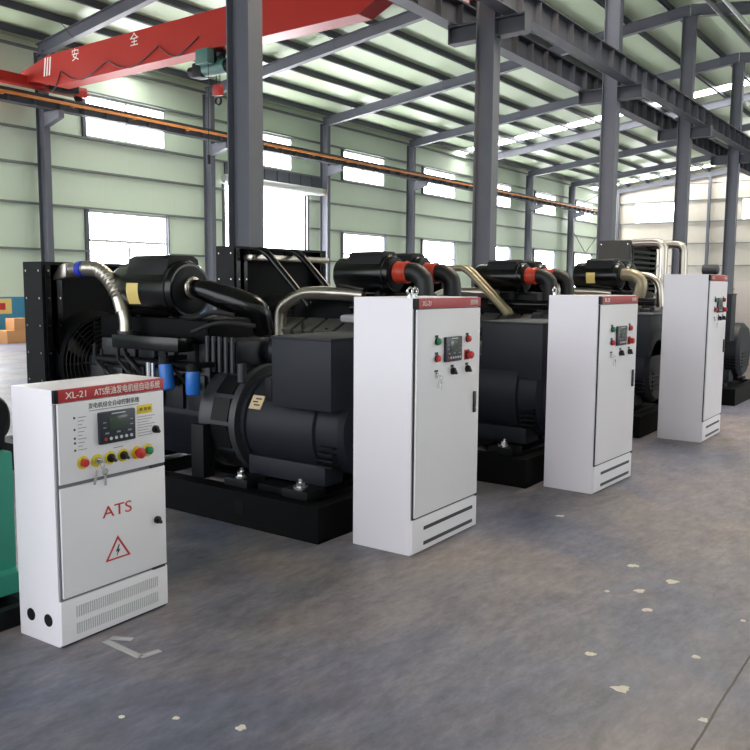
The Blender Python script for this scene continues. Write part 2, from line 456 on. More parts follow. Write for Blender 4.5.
# ------------------------------------------------------------------ steel frame
bayname = ['left wall behind the camera', 'left wall before the first tall column', 'left wall under the end of the red crane girder', 'left wall beside the tall open door, near side',
           'left wall just past the tall open door', 'left wall two past the open door', 'left wall three past the open door', 'left wall second from the far corner', 'left wall nearest the far corner']
intname = ['', 'at the left in front of the red crane girder', 'carrying the first bracket of the runway beams, behind the middle white cabinet', 'in the row behind the white cabinet third from left',
           'in the row above the furthest tall white cabinet', 'in the row at the right edge, furthest visible', 'in the row beyond the right edge', '', '']
for i, x in enumerate(frames):
    if i >= 2:
        c = empty('steel_column', (x, 22.66, 0))
        zt = zb(22.7)+0.1
        MB().box(-0.1, 0.1, -0.012, 0.012, 0, zt).box(-0.1, 0.1, 0.37, 0.389, 0, zt).box(-0.006, 0.006, 0.012, 0.37, 0, zt).build('shaft', M['steel'], c, smooth=False)
        MB().prism([(-0.75, 6.5), (-0.012, 6.3), (-0.012, 6.71), (-0.75, 6.71)], 'x', -0.09, 0.09).build('crane_bracket', M['steel'], c, smooth=False)
        B(-0.2, 0.2, -0.15, 0.388, 0, 0.02).build('base_plate', M['steel'], c)
        tag(c, 'slim grey steel column on the '+bayname[i], 'column')
    if 1 <= i:
        # interior column row under the ridge
        if i in (1, 2, 3, 4, 5):
            c = empty('steel_column', (x, YR, 0)); zt = zb(YR)
            MB().box(-0.13, 0.13, -0.2, -0.18, 0, zt).box(-0.13, 0.13, 0.18, 0.2, 0, zt).box(-0.03, 0.03, -0.18, 0.18, 0, zt).build('shaft', M['steel'], c, smooth=False)
            mb = MB()
            for s in (-1, 1):
                mb.box(-0.13, 0.13, min(s*0.2, s*0.82), max(s*0.2, s*0.82), 6.76, 6.79)
                mb.box(-0.13, 0.13, min(s*0.2, s*0.82), max(s*0.2, s*0.82), 6.45, 6.47)
                mb.box(-0.02, 0.02, min(s*0.2, s*0.82), max(s*0.2, s*0.82), 6.47, 6.76)
                mb.box(-0.13, 0.13, s*0.82-0.008, s*0.82+0.008, 6.45, 6.79)
            mb.build('crane_bracket', M['steel_dark'], c, smooth=False)
            B(-0.24, 0.24, -0.3, 0.3, 0, 0.025).build('base_plate', M['steel'], c)
            tag(c, 'thick grey steel column '+intname[i], 'column')
    # rafters, left and right slope of one frame
    if i < 2: continue
    r = empty('roof_rafter', (x, YR, 0))
    for nm, ya, yb_ in (('left_beam', YR+0.02, 22.95), ('right_beam', YRW, YR-0.02)):
        mb = MB()
        def q(y, d0, d1): return [(ya-YR, zb(ya)+d0), (yb_-YR, zb(yb_)+d0), (yb_-YR, zb(yb_)+d1), (ya-YR, zb(ya)+d1)]
        mb.prism(q(0, 0, 0.02), 'x', -0.1, 0.1).prism(q(0, 0.33, 0.35), 'x', -0.1, 0.1).prism(q(0, 0.02, 0.33), 'x', -0.015, 0.015)
        mb.build('rafter_beam', M['steel'], r, smooth=False)
    for y in ys[1::3]:
        for s in (-1, 1):
            MB().cyl((s*0.015, y-YR, zb(y)+0.05), (s*0.45, y-YR, zb(y)+0.4), 0.012, seg=6).build('flange_brace', M['steel'], r)
    names = ['behind the camera', 'over the camera side of the hall', 'crossing the top left corner above the red girder', 'running up from the near side of the open door', 'running up from the column past the open door',
             'third from the open door', 'fourth from the open door', 'second from the far end wall', 'nearest the far end wall']
    tag(r, 'grey sloping steel roof rafter '+names[i], 'rafter')
r = empty('roof_rafter', (XE-0.2, YR, 0))
MB().prism([(0, zb(YR)), (22.95-YR, zb(22.95)), (22.95-YR, zb(22.95)+.35), (0, zb(YR)+.35)], 'x', -0.1, 0.1).build('rafter_beam', M['steel'], r, smooth=False)
MB().prism([(0, zb(YR)), (0, zb(YR)+.35), (YRW-YR, zb(YRW)+.35), (YRW-YR, zb(YRW))], 'x', -0.1, 0.1).build('rafter_beam', M['steel'], r, smooth=False)
tag(r, 'grey steel roof rafter lying against the far cream end wall', 'rafter')
for y, nm in ((15.5, 'between the two bright far windows'), (9.6, 'right of the second far window'), (21.9, 'at the far left corner')):
    p = MB().box(-0.09, 0.09, -0.09, 0.09, 0, zb(y)).build('wall_post', M['steel'], loc=(XE-0.24, y, 0), smooth=False)
    tag(p, 'slim grey post on the far end wall '+nm, 'post')
b = MB().cyl((FX0+6*BAY+0.2, 23.08, 2.2), (XE-0.3, 23.08, 5.9), 0.025, seg=8).cyl((FX0+6*BAY+0.2, 23.05, 5.9), (XE-0.3, 23.05, 2.2), 0.025, seg=8).cyl((FX0+6*BAY+0.2, 23.08, 6.9), (XE-0.3, 23.08, 8.6), 0.025, seg=8).build('cross_brace', M['steel'])
tag(b, 'thin crossed steel brace rods in the last bay of the left wall', 'brace')

# crane runway beams
def runway(y, z0, z1, x0, x1, label, rail_side):
    t = empty('runway_beam', (0, y, 0))
    mb = MB(); mb.ibeam(0, z0, z1, x0, x1, 0.3, 0.02, 0.015)
    mb.build('beam', M['steel_dark'], t, smooth=False)
    mb = MB(); x = x0+0.5
    while x < x1:
        for s in (-1, 1): mb.box(x-0.006, x+0.006, min(0.0075*s, s*0.14), max(0.0075*s, s*0.14), z0+0.02, z1-0.02)
        x += 0.8
    mb.build('stiffener', M['steel'], t, smooth=False)
    B(x0, x1, -0.04, 0.04, z1, z1+(0.09 if y < 20 else 0.06)).build('crane_rail', M['brown_steel'], t, smooth=False)
    return tag(t, label, 'crane beam')
for args in ((8.75, 6.79, 7.28, XS+6, XE-1, 'dark steel crane runway beam on the left side of the thick columns', 1),
             (7.45, 6.79, 7.28, XS+6, XE-1, 'dark steel crane runway beam on the right side of the thick columns', -1)):
    runway(*args)
t = runway(22.2, 6.72, 7.05, XS+6, XE-1, 'dark steel crane runway beam along the left wall with orange conductor rail', 1)
mb = MB().box(XS+6, XE-1, -0.27, -0.2, 6.89, 6.97)
for i in range(30): mb.box(XS+7+i*2.2, XS+7.06+i*2.2, -0.29, -0.16, 6.85, 6.89)
mb.build('conductor_rail', M['orange'], t, smooth=False)
# pipes under the ridge
for y, z, nm in ((7.0, 10.05, 'left'), (6.5, 9.95, 'right')):
    p = MB().cyl((XS+6, y, z), (XE-1, y, z), 0.06, seg=12).build('ceiling_pipe', M['frame' if nm == 'right' else 'girt'])
    tag(p, 'long pale pipe under the roof right of the column tops' if nm == 'right' else 'long grey pipe under the roof, nearer the column tops', 'pipe')

# ------------------------------------------------------------------ bridge crane
cr = empty('bridge_crane', (13.95, 22.2, 7.37))
def gp(y, z): return (y-22.2, z-7.37)
MB().prism([gp(8.5, 7.58), gp(9.3, 7.58), gp(10.4, 7.1), gp(20.8, 7.06), gp(21.7, 7.3), gp(22.45, 7.3), gp(22.45, 7.6), gp(21.0, 7.9), gp(10.4, 7.95), gp(8.5, 7.95)], 'x', -0.24, 0.24, bev=0.01).build('girder', M['crane'], cr, smooth=False)
for yy, dz in ((0.0, -0.26), (-13.45, 0.0)):
    e = MB().box(-1.7, 1.7, yy-0.16, yy+0.16, 0.12+dz, 0.40+dz, bev=0.02).build('end_truck', M['crane'], cr)
    for sx in (-1.5, 1.5):
        MB().cyl((sx, yy-0.05, 0.125+dz), (sx, yy+0.05, 0.125+dz), 0.122).build('wheel', M['black_satin'], e)
        MB().cyl((sx+math.copysign(0.2, sx), yy, 0.26+dz), (sx+math.copysign(0.32, sx), yy, 0.26+dz), 0.07).build('buffer', M['coupling'], e)
MB().box(0.7, 1.2, -0.5, -0.18, -0.15, 0.11, bev=0.03).cyl((0.72, -0.34, -0.05), (0.4, -0.34, -0.05), 0.12).build('drive_motor', M['black_satin'], cr)
mb = MB()
nodes = [(21.2, 7.1), (20.4, 7.38), (18.4, 7.36), (16.4, 7.42), (15.0, 7.4)]
for (ya, za), (yb_, zc) in zip(nodes, nodes[1:]):
    mb.tube([(-0.27, ya-22.2, za-7.37), (-0.28, ya*0.75+yb_*0.25-22.2, (za+zc)/2-7.37-0.24), (-0.28, (ya+yb_)/2-22.2, (za+zc)/2-7.37-0.33), (-0.28, ya*0.25+yb_*0.75-22.2, (za+zc)/2-7.37-0.2), (-0.27, yb_-22.2, zc-7.37)], 0.016, seg=6, n=5)
mb.build('festoon_cable', M['black_rubber'], cr)
GX = -0.243
for ch, y in (('安', 19.77), ('全', 17.34)):
    text(ch, 0.34, (GX, y+0.17-22.2, 7.60-7.37), (0, -1, 0), (0, 0, 1), 'lettering', M['white_paint'], cr)
for i in range(3):
    MB().prism([gp(21.24-i*0.12, 7.36), gp(21.18-i*0.12, 7.36), gp(21.10-i*0.12, 7.84), gp(21.16-i*0.12, 7.84)], 'x', GX-0.002, GX+0.002).build('warning_stripe', M['white_paint'], cr, smooth=False)
tag(cr, 'red overhead bridge crane girder with white lettering spanning the hall', 'crane')
ho = empty('electric_hoist', (13.9, 14.9, 7.07))
MB().cyl((0, 0.1, -0.36), (0, -0.6, -0.36), 0.17).build('drum', M['teal'], ho)
MB().cyl((0, -0.6, -0.36), (0, -0.9, -0.36), 0.14).cyl((0, -0.9, -0.36), (0, -0.96, -0.36), 0.11).build('motor', M['black_satin'], ho)
MB().box(-0.15, 0.15, 0.1, 0.42, -0.54, -0.2, bev=0.03).cyl((0, 0.42, -0.36), (0, 0.62, -0.36), 0.12).build('gearbox', M['black_satin'], ho)
MB().box(-0.2, 0.2, -0.45, -0.1, -0.07, 0.0).box(-0.16, -0.12, -0.4, -0.15, -0.36, -0.07).box(0.12, 0.16, -0.4, -0.15, -0.36, -0.07).build('trolley', M['black_satin'], ho)
MB().box(-0.42, -0.2, -0.4, 0.0, -0.35, -0.02, bev=0.02).build('control_box', M['teal'], ho)
hk = MB().box(-0.07, 0.07, -0.42, -0.18, -1.0, -0.76, bev=0.03).build('hook_block', M['crane'], ho)
MB().torus((0, -0.3, -1.12), (1, 0, 0), 0.09, 0.025).build('hook', M['black_satin'], hk)
MB().cyl((0, -0.36, -0.77), (0, -0.36, -0.4), 0.01, seg=6).cyl((0, -0.24, -0.77), (0, -0.24, -0.4), 0.01, seg=6).build('rope', M['black_satin'], ho)
MB().tube([(-0.3, -0.3, -0.3), (-0.32, -0.32, -0.9), (-0.32, -0.3, -1.8), (-0.32, -0.3, -2.4)], 0.010, seg=6).build('pendant_cable', M['black_rubber'], ho)
B(-0.35, -0.29, -0.33, -0.27, -2.6, -2.38, bev=0.015).build('pendant_control', M['black_satin'], ho)
tag(ho, 'small dark teal electric hoist hanging under the red crane girder', 'hoist')

# ------------------------------------------------------------------ electrical cabinets
def lamp(parent, x, z, material, name, r=0.02, bezel=None, depth=0.02, collar=0.0):
    if bezel: MB().cyl((x, -0.001, z), (x, -0.004, z), r*1.75, seg=24).build('label_ring', bezel, parent)
    b_ = MB().cyl((x, -0.003, z), (x, -0.012, z), r*1.2).build('bezel', M['black_plastic'] if name != 'push_button' else M['chrome'], parent)
    MB().lathe((x, -0.010, z), (0, -1, 0), [(0, r), (depth*0.8, r), (depth, r*0.75), (depth+0.001, 0)]).build(name, material, parent)
def knob(parent, x, z, bezel=None, r=0.02):
    if bezel: MB().cyl((x, -0.001, z), (x, -0.004, z), r*1.75, seg=24).build('label_ring', bezel, parent)
    mb = MB().cyl((x, -0.003, z), (x, -0.014, z), r*1.15)
    mb.box(-r*0.3, r*0.3, -0.036, -0.012, -r*1.15, r*1.15, bev=0.002, mtx=Matrix.Translation((x, 0, z)) @ Matrix.Rotation(math.radians(-40), 4, 'Y'))
    mb.build('selector_switch', M['black_plastic'], parent)
def controller(parent, x0, x1, z0, z1, rows):
    c = B(x0, x1, -0.022, 0, z0, z1, bev=0.006).build('controller', M['ctrl'], parent)
    w, h = x1-x0, z1-z0
    B(x0+w*0.25, x1-w*0.25, -0.0245, -0.02, z0+h*0.42, z1-h*0.16, bev=0.001).build('screen', M['lcd'], c)
    for i in range(6):
        MB().cyl((x0+w*(0.14+0.145*i), -0.02, z0+h*0.16), (x0+w*(0.14+0.145*i), -0.026, z0+h*0.16), w*0.038, seg=12).build('key_button', M['red_btn'] if i == 0 else M['btn'], c)
    for sx in (0.18, 0.5, 0.82):
        B(x0+w*(sx-0.05), x0+w*(sx+0.05), -0.0245, -0.02, z0+h*0.31, z0+h*0.36).build('key_button', M['grey_ink'], c)
    for i in range(2):
        for sx in (0.08, 0.84): B(x0+w*sx, x0+w*(sx+0.08), -0.0235, -0.02, z0+h*(0.5+0.16*i), z0+h*(0.53+0.16*i)).build('legend', M['grey_ink'], c)
    B(x0+w*0.32, x0+w*0.72, -0.0235, -0.02, z1-h*0.09, z1-h*0.06).build('legend', M['btn'], c)
    return c

def lifting_eye(parent, x, y, z):
    MB().cyl((x, y, z), (x, y, z+0.02), 0.016).torus((x, y, z+0.04), (0.3, 1, 0), 0.022, 0.007).build('lifting_eye', M['chrome'], parent)

def tall_cabinet(x, y, w, dp, h, rz, label, eyes=(), scale_panel=1.0, right_text='控制柜'):
    t = empty('control_cabinet', (x, y, 0), rz)
    zd = 0.243
    MB().box(0, w, 0.022, dp, 0.0, h, bev=0.004).build('body', M['cab'], t)
    B(0.0, w, 0.004, 0.022, 0.012, zd-0.008, bev=0.003).build('plinth_panel', M['cab'], t)
    B(0.012, w-0.012, 0.012, 0.023, zd-0.010, h-0.072).build('door_seal', M['cabgap'], t)
    dr = B(0.022, w-0.006, 0.0, 0.02, zd+0.004, h-0.075, bev=0.004).build('door', M['cab'], t)
    hs = B(0.045, w, 0.002, 0.022, h-0.068, h-0.004, bev=0.003).build('header_strip', M['red_strip'], t)
    B(0.0, 0.045, 0.001, 0.022, h-0.070, h-0.004, bev=0.003).build('header_end_cap', M['black_satin'], t)
    text('XL-21', 0.045, (0.085, 0.001, h-0.052), (1, 0, 0), (0, 0, 1), 'lettering', M['white_paint'], hs)
    text(right_text, 0.036, (w-0.15, 0.001, h-0.05), (1, 0, 0), (0, 0, 1), 'lettering', M['white_paint'], hs)
    for zc in (0.158, 0.057):
        B(0.138, w-0.065, 0.0015, 0.006, zc-0.012, zc+0.012).build('vent_slot', M['engine_grey'], t)
    u = w/0.868
    zt = h-1.667
    controller(dr, 0.355*u, 0.568*u, 1.238+zt, 1.405+zt, 2)
    for x_, z_, mt in ((0.262, 1.381, M['green_btn']), (0.262, 1.27, M['red_btn']), (0.672, 1.38, M['red_btn'])):
        B(x_*u-0.02, x_*u+0.02, -0.002, 0.001, z_+zt+0.024, z_+zt+0.04).build('tag_plate', M['dark_ink'], dr)
        lamp(dr, x_*u, z_+zt, mt, 'indicator_lamp', 0.021)
    B(0.672*u-0.035, 0.672*u+0.035, -0.003, 0.001, 1.27+zt-0.035, 1.27+zt+0.035, bev=0.001).build('label_plate', M['red_ink'], dr)
    lamp(dr, 0.68*u, 1.268+zt, M['red_btn'], 'emergency_stop', 0.026, depth=0.035)
    for x_ in (0.471, 0.673):
        B(x_*u-0.02, x_*u+0.02, -0.002, 0.001, 1.171+zt+0.026, 1.171+zt+0.042).build('tag_plate', M['dark_ink'], dr)
        knob(dr, x_*u, 1.171+zt, r=0.022)
    MB().cyl((0.261*u, 0, 1.157+zt), (0.261*u, -0.016, 1.157+zt), 0.018).build('key_switch', M['chrome'], dr)
    B(0.261*u-0.022, 0.261*u+0.022, -0.002, 0.001, 1.157+zt+0.022, 1.157+zt+0.036).build('tag_plate', M['dark_ink'], dr)
    hb = B(0.789*u-0.014, 0.789*u+0.014, -0.014, 0.001, 0.85+zt*0.6, 1.002+zt*0.6, bev=0.004).build('handle', M['black_plastic'], dr)
    MB().cyl((0.789*u, -0.012, 0.885+zt*0.6), (0.789*u, -0.018, 0.885+zt*0.6), 0.008, seg=10).build('lock', M['chrome'], hb)
    for z_ in (zd-0.001,): B(w-0.03, w+0.004, -0.001, 0.014, z_-0.012, z_+0.008).build('hinge', M['engine_grey'], t)
    for ex, ey in eyes: lifting_eye(t, ex, ey, h)
    tag(t, label, 'electrical cabinet', 'white control cabinets along the aisle')
    # keys hanging in the lock
    kx = 0.261*u; kz = 1.157+zt
    kt = empty('key_bunch', t.matrix_basis @ Vector((kx, -0.022, kz)) if False else (Matrix.Translation((x, y, 0)) @ Matrix.Rotation(rz, 4, 'Z')) @ Vector((kx, -0.0165, kz)), rz)
    keys(kt)
    return t, kt

def keys(kt):
    k1 = MB().box(-0.003, 0.003, -0.02, 0, -0.006, 0.006).build('key_blade', M['chrome'], kt)
    MB().torus((0, -0.02, -0.012), (1, 0, 0), 0.014, 0.0016, 16, 6).build('key_ring', M['chrome'], kt)
    mb = MB().cyl((0.012, -0.022, -0.04), (0.012, -0.02, -0.04), 0.014, seg=14).box(0.007, 0.017, -0.022, -0.02, -0.09, -0.045)
    mb.box(-0.02, -0.01, -0.022, -0.02, -0.085, -0.03, mtx=Matrix.Rotation(0.25, 4, 'Y')).build('spare_key', M['chrome'], kt)

t2, k2 = tall_cabinet(4.354, 2.841, 0.868, 0.48, 1.667, math.radians(0.9), 'tall white control cabinet with red header strip, second cabinet from the left', [(0.03, 0.06), (0.085, 0.06)])
tag(k2, 'keys hanging from the lock of the second cabinet from the left', 'keys')
t3, k3 = tall_cabinet(6.62, 2.506, 0.845, 0.465, 1.668, math.radians(-1.9), 'tall white control cabinet with red header strip, third cabinet from the left', [(0.03, 0.43)])
tag(k3, 'keys hanging from the lock of the third cabinet from the left', 'keys')
t4, k4 = tall_cabinet(9.61, 2.401, 0.80, 0.505, 1.885, math.radians(0.2), 'tallest white control cabinet with red header strip, furthest of the row', [])
tag(k4, 'keys hanging from the lock of the furthest red-topped cabinet', 'keys')
c5 = empty('storage_cabinet', (15.0, 2.85, 0))
B(0, 0.9, 0.02, 0.5, 0, 1.85, bev=0.005).build('body', M['pinkgrey'], c5)
MB().box(0.01, 0.445, 0, 0.02, 0.1, 1.82, bev=0.003).build('door', M['pinkgrey'], c5)
MB().box(0.455, 0.89, 0, 0.02, 0.1, 1.82, bev=0.003).build('door', M['pinkgrey'], c5)
tag(c5, 'plain pale grey cabinet without header at the right edge of the photo', 'cabinet')

# ATS cabinet in front
def ats_cabinet():
    x, y, w, dp, h, rz = 2.212, 3.435, 0.668, 0.335, 1.25, math.radians(2.6)
    t = empty('transfer_switch_cabinet', (x, y, 0), rz)
    MB().box(0, w, 0.02, dp, 0.0, h, bev=0.004).build('body', M['cab'], t)
    B(0.0, w, 0.002, 0.02, 0.012, 0.228, bev=0.003).build('plinth_panel', M['cab'], t)
    B(0.008, w-0.004, 0.01, 0.021, 0.222, h-0.07).build('door_seal', M['seal'], t)
    lo = B(0.016, w-0.004, 0.0, 0.018, 0.240, 0.778, bev=0.004).build('lower_door', M['cab'], t)
    hi = B(0.016, w-0.004, 0.0, 0.018, 0.796, h-0.066, bev=0.004).build('upper_door', M['cab'], t)
    B(w-0.10, w-0.02, -0.004, 0.01, 0.780, 0.793).build('hinge', M['engine_grey'], t)
    B(w-0.10, w-0.02, -0.004, 0.01, 0.228, 0.239).build('hinge', M['engine_grey'], t)
    hs = B(0.024, w, 0.001, 0.02, h-0.062, h-0.002, bev=0.003).build('header_strip', M['red_strip'], t)
    B(0.0, 0.024, 0.0005, 0.02, h-0.064, h-0.002, bev=0.003).build('header_end_cap', M['black_satin'], t)
    X_, Z_ = (1, 0, 0), (0, 0, 1)
    text('XL-21', 0.045, (0.062, 0.0, h-0.047), X_, Z_, 'lettering', M['white_paint'], hs, width=0.115)
    text('ATS柴油发电机组自动系统', 0.043, (0.225, 0.0, h-0.047), X_, Z_, 'lettering', M['white_paint'], hs, width=0.415)
    text('发电机组全自动控制系统', 0.03, (0.186, -0.0005, 1.143), X_, Z_, 'lettering', M['dark_ink'], hi, width=0.312)
    B(0.19, 0.495, -0.0012, 0.0005, 1.129, 1.133).build('legend', M['grey_ink'], hi)
    # printed single-line legends left and right of the controller
    mb = MB()
    for i in range(10): mb.box(0.125, 0.172-0.012*(i % 3), -0.0012, 0.0005, 1.105-i*0.0175, 1.1085-i*0.0175)
    for i in range(8): mb.box(0.485, 0.60-0.02*(i % 3), -0.0012, 0.0005, 1.06-i*0.014, 1.063-i*0.014)
    mb.build('legend', M['grey_ink'], hi, smooth=False)
    mb = MB()
    for z_ in (1.107, 1.05, 1.008, 0.985, 0.95): mb.cyl((0.105, 0.0005, z_), (0.105, -0.0015, z_), 0.006, seg=10)
    mb.build('legend_symbol', M['dark_ink'], hi)
    controller(hi, 0.237, 0.455, 0.957, 1.117, 3)
    yl = B(0.483, 0.585, -0.0015, 0.0005, 1.077, 1.122, bev=0.0005).build('warning_label', M['yellow'], hi)
    mb = MB()
    for sx in (0.5, 0.53, 0.555): mb.box(sx, sx+0.018, -0.0025, -0.001, 1.092, 1.108)
    mb.build('legend', M['ochre'], yl, smooth=False)
    B(0.33, 0.39, -0.0012, 0.0005, 0.925, 0.929).build('legend', M['grey_ink'], hi)
    lamp(hi, 0.147, 0.885, M['red_btn'], 'push_button', 0.019, M['yellow'])
    MB().cyl((0.228, -0.001, 0.88), (0.228, -0.004, 0.88), 0.033, seg=24).build('label_ring', M['yellow'], hi)
    MB().cyl((0.228, -0.002, 0.88), (0.228, -0.018, 0.88), 0.018).build('key_switch', M['chrome'], hi)
    for sx in (0.307, 0.387): knob(hi, sx, 0.881, M['yellow'], 0.019)
    MB().cyl((0.474, -0.001, 0.879), (0.474, -0.004, 0.879), 0.034, seg=24).build('label_ring', M['yellow'], hi)
    MB().lathe((0.477, -0.003, 0.879), (0, -1, 0), [(0, 0.016), (0.02, 0.016), (0.021, 0.028), (0.036, 0.027), (0.04, 0.018), (0.041, 0)]).build('emergency_stop', M['red_btn'], hi)
    lamp(hi, 0.547, 0.881, M['green_btn'], 'push_button', 0.02, M['yellow'])
    for d_, z_ in ((hi, 0.984), (lo, 0.495)):
        l = MB().cyl((0.6, 0, z_), (0.6, -0.014, z_), 0.02).build('lock', M['black_plastic'], d_)
        MB().box(-0.007, 0.007, -0.03, -0.013, -0.017, 0.017, bev=0.003, mtx=Matrix.Translation((0.602, 0, z_-0.002)) @ Matrix.Rotation(-0.5, 4, 'Y')).build('lock_wing', M['black_plastic'], l)
    text('ATS', 0.083, (0.252, -0.0005, 0.582), X_, Z_, 'lettering', M['red_ink'], lo, width=0.182)
    # high voltage triangle
    mb = MB(); P = [(0.262, 0.355), (0.42, 0.355), (0.341, 0.475)]; cx = (0.341, 0.392); k = 0.78
    Q = [(cx[0]+(p[0]-cx[0])*k, cx[1]+(p[1]-cx[1])*k) for p in P]
    for i in range(3): mb.prism([P[i], P[(i+1) % 3], Q[(i+1) % 3], Q[i]], 'y', -0.0015, 0.0005)
    mb.build('warning_triangle', M['red_ink'], lo, smooth=False)
    MB().prism([(0.346, 0.427), (0.327, 0.393), (0.339, 0.393), (0.331, 0.368), (0.355, 0.402), (0.343, 0.402), (0.352, 0.427)], 'y', -0.0015, 0.0005).build('lightning_sign', M['dark_ink'], lo, smooth=False)
    # louvre slots of the plinth, two rows
    mb = MB()
    for r0, r1 in ((0.13, 0.185), (0.045, 0.10)):
        n = 40; mb = MB()
        for i in range(n):
            xx = 0.085+i*(0.52/n); mb.box(xx, xx+0.004, -0.0003, 0.003, r0, r1)
        mb.build('vent_grille', M['vent'], t, smooth=False)
    for yy in (0.24, 0.103):
        MB().cyl((0.0005, yy, 0.12), (-0.003, yy, 0.12), 0.031, seg=24).build('cable_hole', M['black_plastic'], t)
    B(0.01, w-0.01, 0.01, dp-0.01, -0.0, 0.012).build('base_plate', M['cabgap'], t)
    tag(t, 'short white cabinet marked ATS with warning triangle, nearest on the left', 'electrical cabinet')
    mt = Matrix.Translation((x, y, 0)) @ Matrix.Rotation(rz, 4, 'Z')
    kt = empty('key_bunch', mt @ Vector((0.228, -0.0185, 0.88)), rz)
    keys(kt); kt.scale = (1.35, 1, 1.35); tag(kt, 'keys hanging from the short cabinet marked ATS', 'keys')
ats_cabinet()

# ------------------------------------------------------------------ generator sets
def corr(r, amp, n):
    return lambda k: r+amp*math.sin(k*n*2*math.pi)

def genset(x0, y0, w, L, kind, label, sk=0.25, zs=1.0, alt_r=0.36, alt_z=0.68, tb=(0.2, 0.95, 0.05, 0.6, 0.87, 1.37), rad=None, alt_len=1.05):
    g = empty('diesel_generator', (x0, y0, 0))
    xc = w/2
    # --- skid
    mb = MB()
    for xa in (0.0, w-0.14):
        mb.box(xa, xa+0.14, 0, L, 0, 0.02); mb.box(xa, xa+0.14, 0, L, sk-0.02, sk)
        xo = xa if xa == 0 else xa+0.125
        mb.box(xo, xo+0.015, 0, L, 0.02, sk-0.02)
    mb.box(0.015, w-0.015, 0.0, 0.015, 0, sk-0.02); mb.box(0.14, w-0.14, 0, 0.12, sk-0.02, sk); mb.box(0.14, w-0.14, L-0.12, L, sk-0.02, sk)
    mb.box(0.015, w-0.015, L-0.015, L, 0, sk-0.02)
    base = mb.build('base_frame', M['skid'], g, smooth=False)
    MB().cyl((w*0.75, 0.0005, sk*0.55), (w*0.75, -0.004, sk*0.55), 0.04).build('lifting_hole', M['core'], base)
    B(-0.004, 0.0005, L*0.17, L*0.17+0.09, sk*0.35, sk*0.75).build('lifting_hole', M['core'], base)
    ya1 = 0.1+alt_len
    for yy in (0.3, ya1-0.15, ya1+1.1, L*0.72):
        mb = MB().box(0.14, w-0.14, yy-0.08, yy+0.08, sk-0.13, sk-0.01, bev=0.006)
        mb.build('cross_member', M['black_satin'], base)
    for yy in (0.3, ya1-0.15):
        for xx in (0.2, w-0.2):
            p = MB().box(xx-0.1, xx+0.1, yy-0.12, yy+0.12, sk-0.01, sk+0.06, bev=0.006).build('mount', M['black_satin'], g)
            MB().cyl((xx-0.03, yy, sk+0.06), (xx-0.03, yy, sk+0.075), 0.055, seg=20).cyl((xx-0.03, yy, sk+0.075), (xx-0.03, yy, sk+0.105), 0.036, seg=6).cyl((xx-0.03, yy, sk+0.105), (xx-0.03, yy, sk+0.13), 0.016, seg=10).build('bolt', M['chrome'], p)
    # --- alternator
    az = alt_z
    a = MB().lathe((xc, 0.06, az), (0, 1, 0), [(0, alt_r*0.5), (0.0, alt_r*0.78), (0.03, alt_r*0.86), (0.05, alt_r*0.9), (0.22, alt_r*0.92), (0.23, alt_r*0.99), (0.25, alt_r), (alt_len-0.05, alt_r), (alt_len-0.045, alt_r*1.06), (alt_len, alt_r*1.06)], 48).build('alternator', M['charcoal'], g)
    mb = MB()
    for i in range(5): mb.box(xc-alt_r*0.5, xc+alt_r*0.5, 0.045, 0.065, az-alt_r*0.55+i*0.05, az-alt_r*0.55+i*0.05+0.02)
    for i in range(4):
        zz = az-alt_r*0.25-i*0.045
        mb.box(xc-alt_r*1.0, xc-alt_r*0.85, 0.1, 0.24, zz, zz+0.012)
    mb.build('vent_louvre', M['black_satin'], a, smooth=False)
    if kind == 'single':
        np_ = MB().box(-0.004, 0.004, -0.06, 0.06, -0.055, 0.055, mtx=Matrix.Translation((xc-0.316, 0.86, az+0.178)) @ Matrix.Rotation(0.53, 4, 'Y')).build('name_plate', M['plate'], a)
        for i in range(3): MB().box(-0.006, -0.003, -0.04+0.03*(i % 2), 0.02+0.02*(i % 2), 0.022-0.025*i, 0.032-0.025*i, mtx=Matrix.Translation((xc-0.316, 0.86, az+0.178)) @ Matrix.Rotation(0.53, 4, 'Y')).build('legend', M['brown_steel'], np_)
    B(xc-alt_r*0.95, xc-alt_r*0.35, 0.18, ya1-0.1, sk+0.06, az-alt_r*0.62, bev=0.01).build('alternator_foot', M['charcoal'], a)
    B(xc+alt_r*0.35, xc+alt_r*0.95, 0.18, ya1-0.1, sk+0.06, az-alt_r*0.62, bev=0.01).build('alternator_foot', M['charcoal'], a)
    tbx = B(tb[0], tb[1], tb[2], tb[3], tb[4], tb[5], bev=0.012).build('terminal_box', M['charcoal'], g)
    B(tb[0]-0.006, tb[1]+0.006, tb[2]-0.006, tb[3]+0.006, tb[5]-0.012, tb[5]+0.008, bev=0.004).build('lid', M['charcoal'], tbx)
    B(tb[0]-0.0, tb[0]+0.09, tb[3], tb[3]+0.07, tb[4]+0.03, tb[4]+0.2, bev=0.008).build('cable_entry', M['black_satin'], tbx)
    # flywheel housing with dark vent windows
    yf = 0.06+alt_len
    fh = MB().lathe((xc, yf, az), (0, 1, 0), [(0, alt_r*0.9), (0, alt_r*1.2), (0.05, alt_r*1.22), (0.06, alt_r*1.14), (0.30, alt_r*1.12), (0.36, alt_r*1.18), (0.40, alt_r*1.18), (0.40, alt_r*0.8)], 48).build('flywheel_housing', M['engine_grey'] if kind == 'single' else M['engine'], g)
    for i in range(12):
        th = math.radians(15+i*30)
        mt = Matrix.Translation((xc, yf+0.18, az)) @ Matrix.Rotation(th, 4, 'Y') @ Matrix.Translation((0, 0, alt_r*1.13))
        MB().box(-0.09, 0.09, -0.09, 0.09, -0.005, 0.008, mtx=mt).build('vent_window', M['black_satin'], fh)
    # --- engine
    ye = yf+0.40; yl = rad[2]-0.35 if rad else L-0.8
    hw = 0.30 if kind == 'single' else 0.42
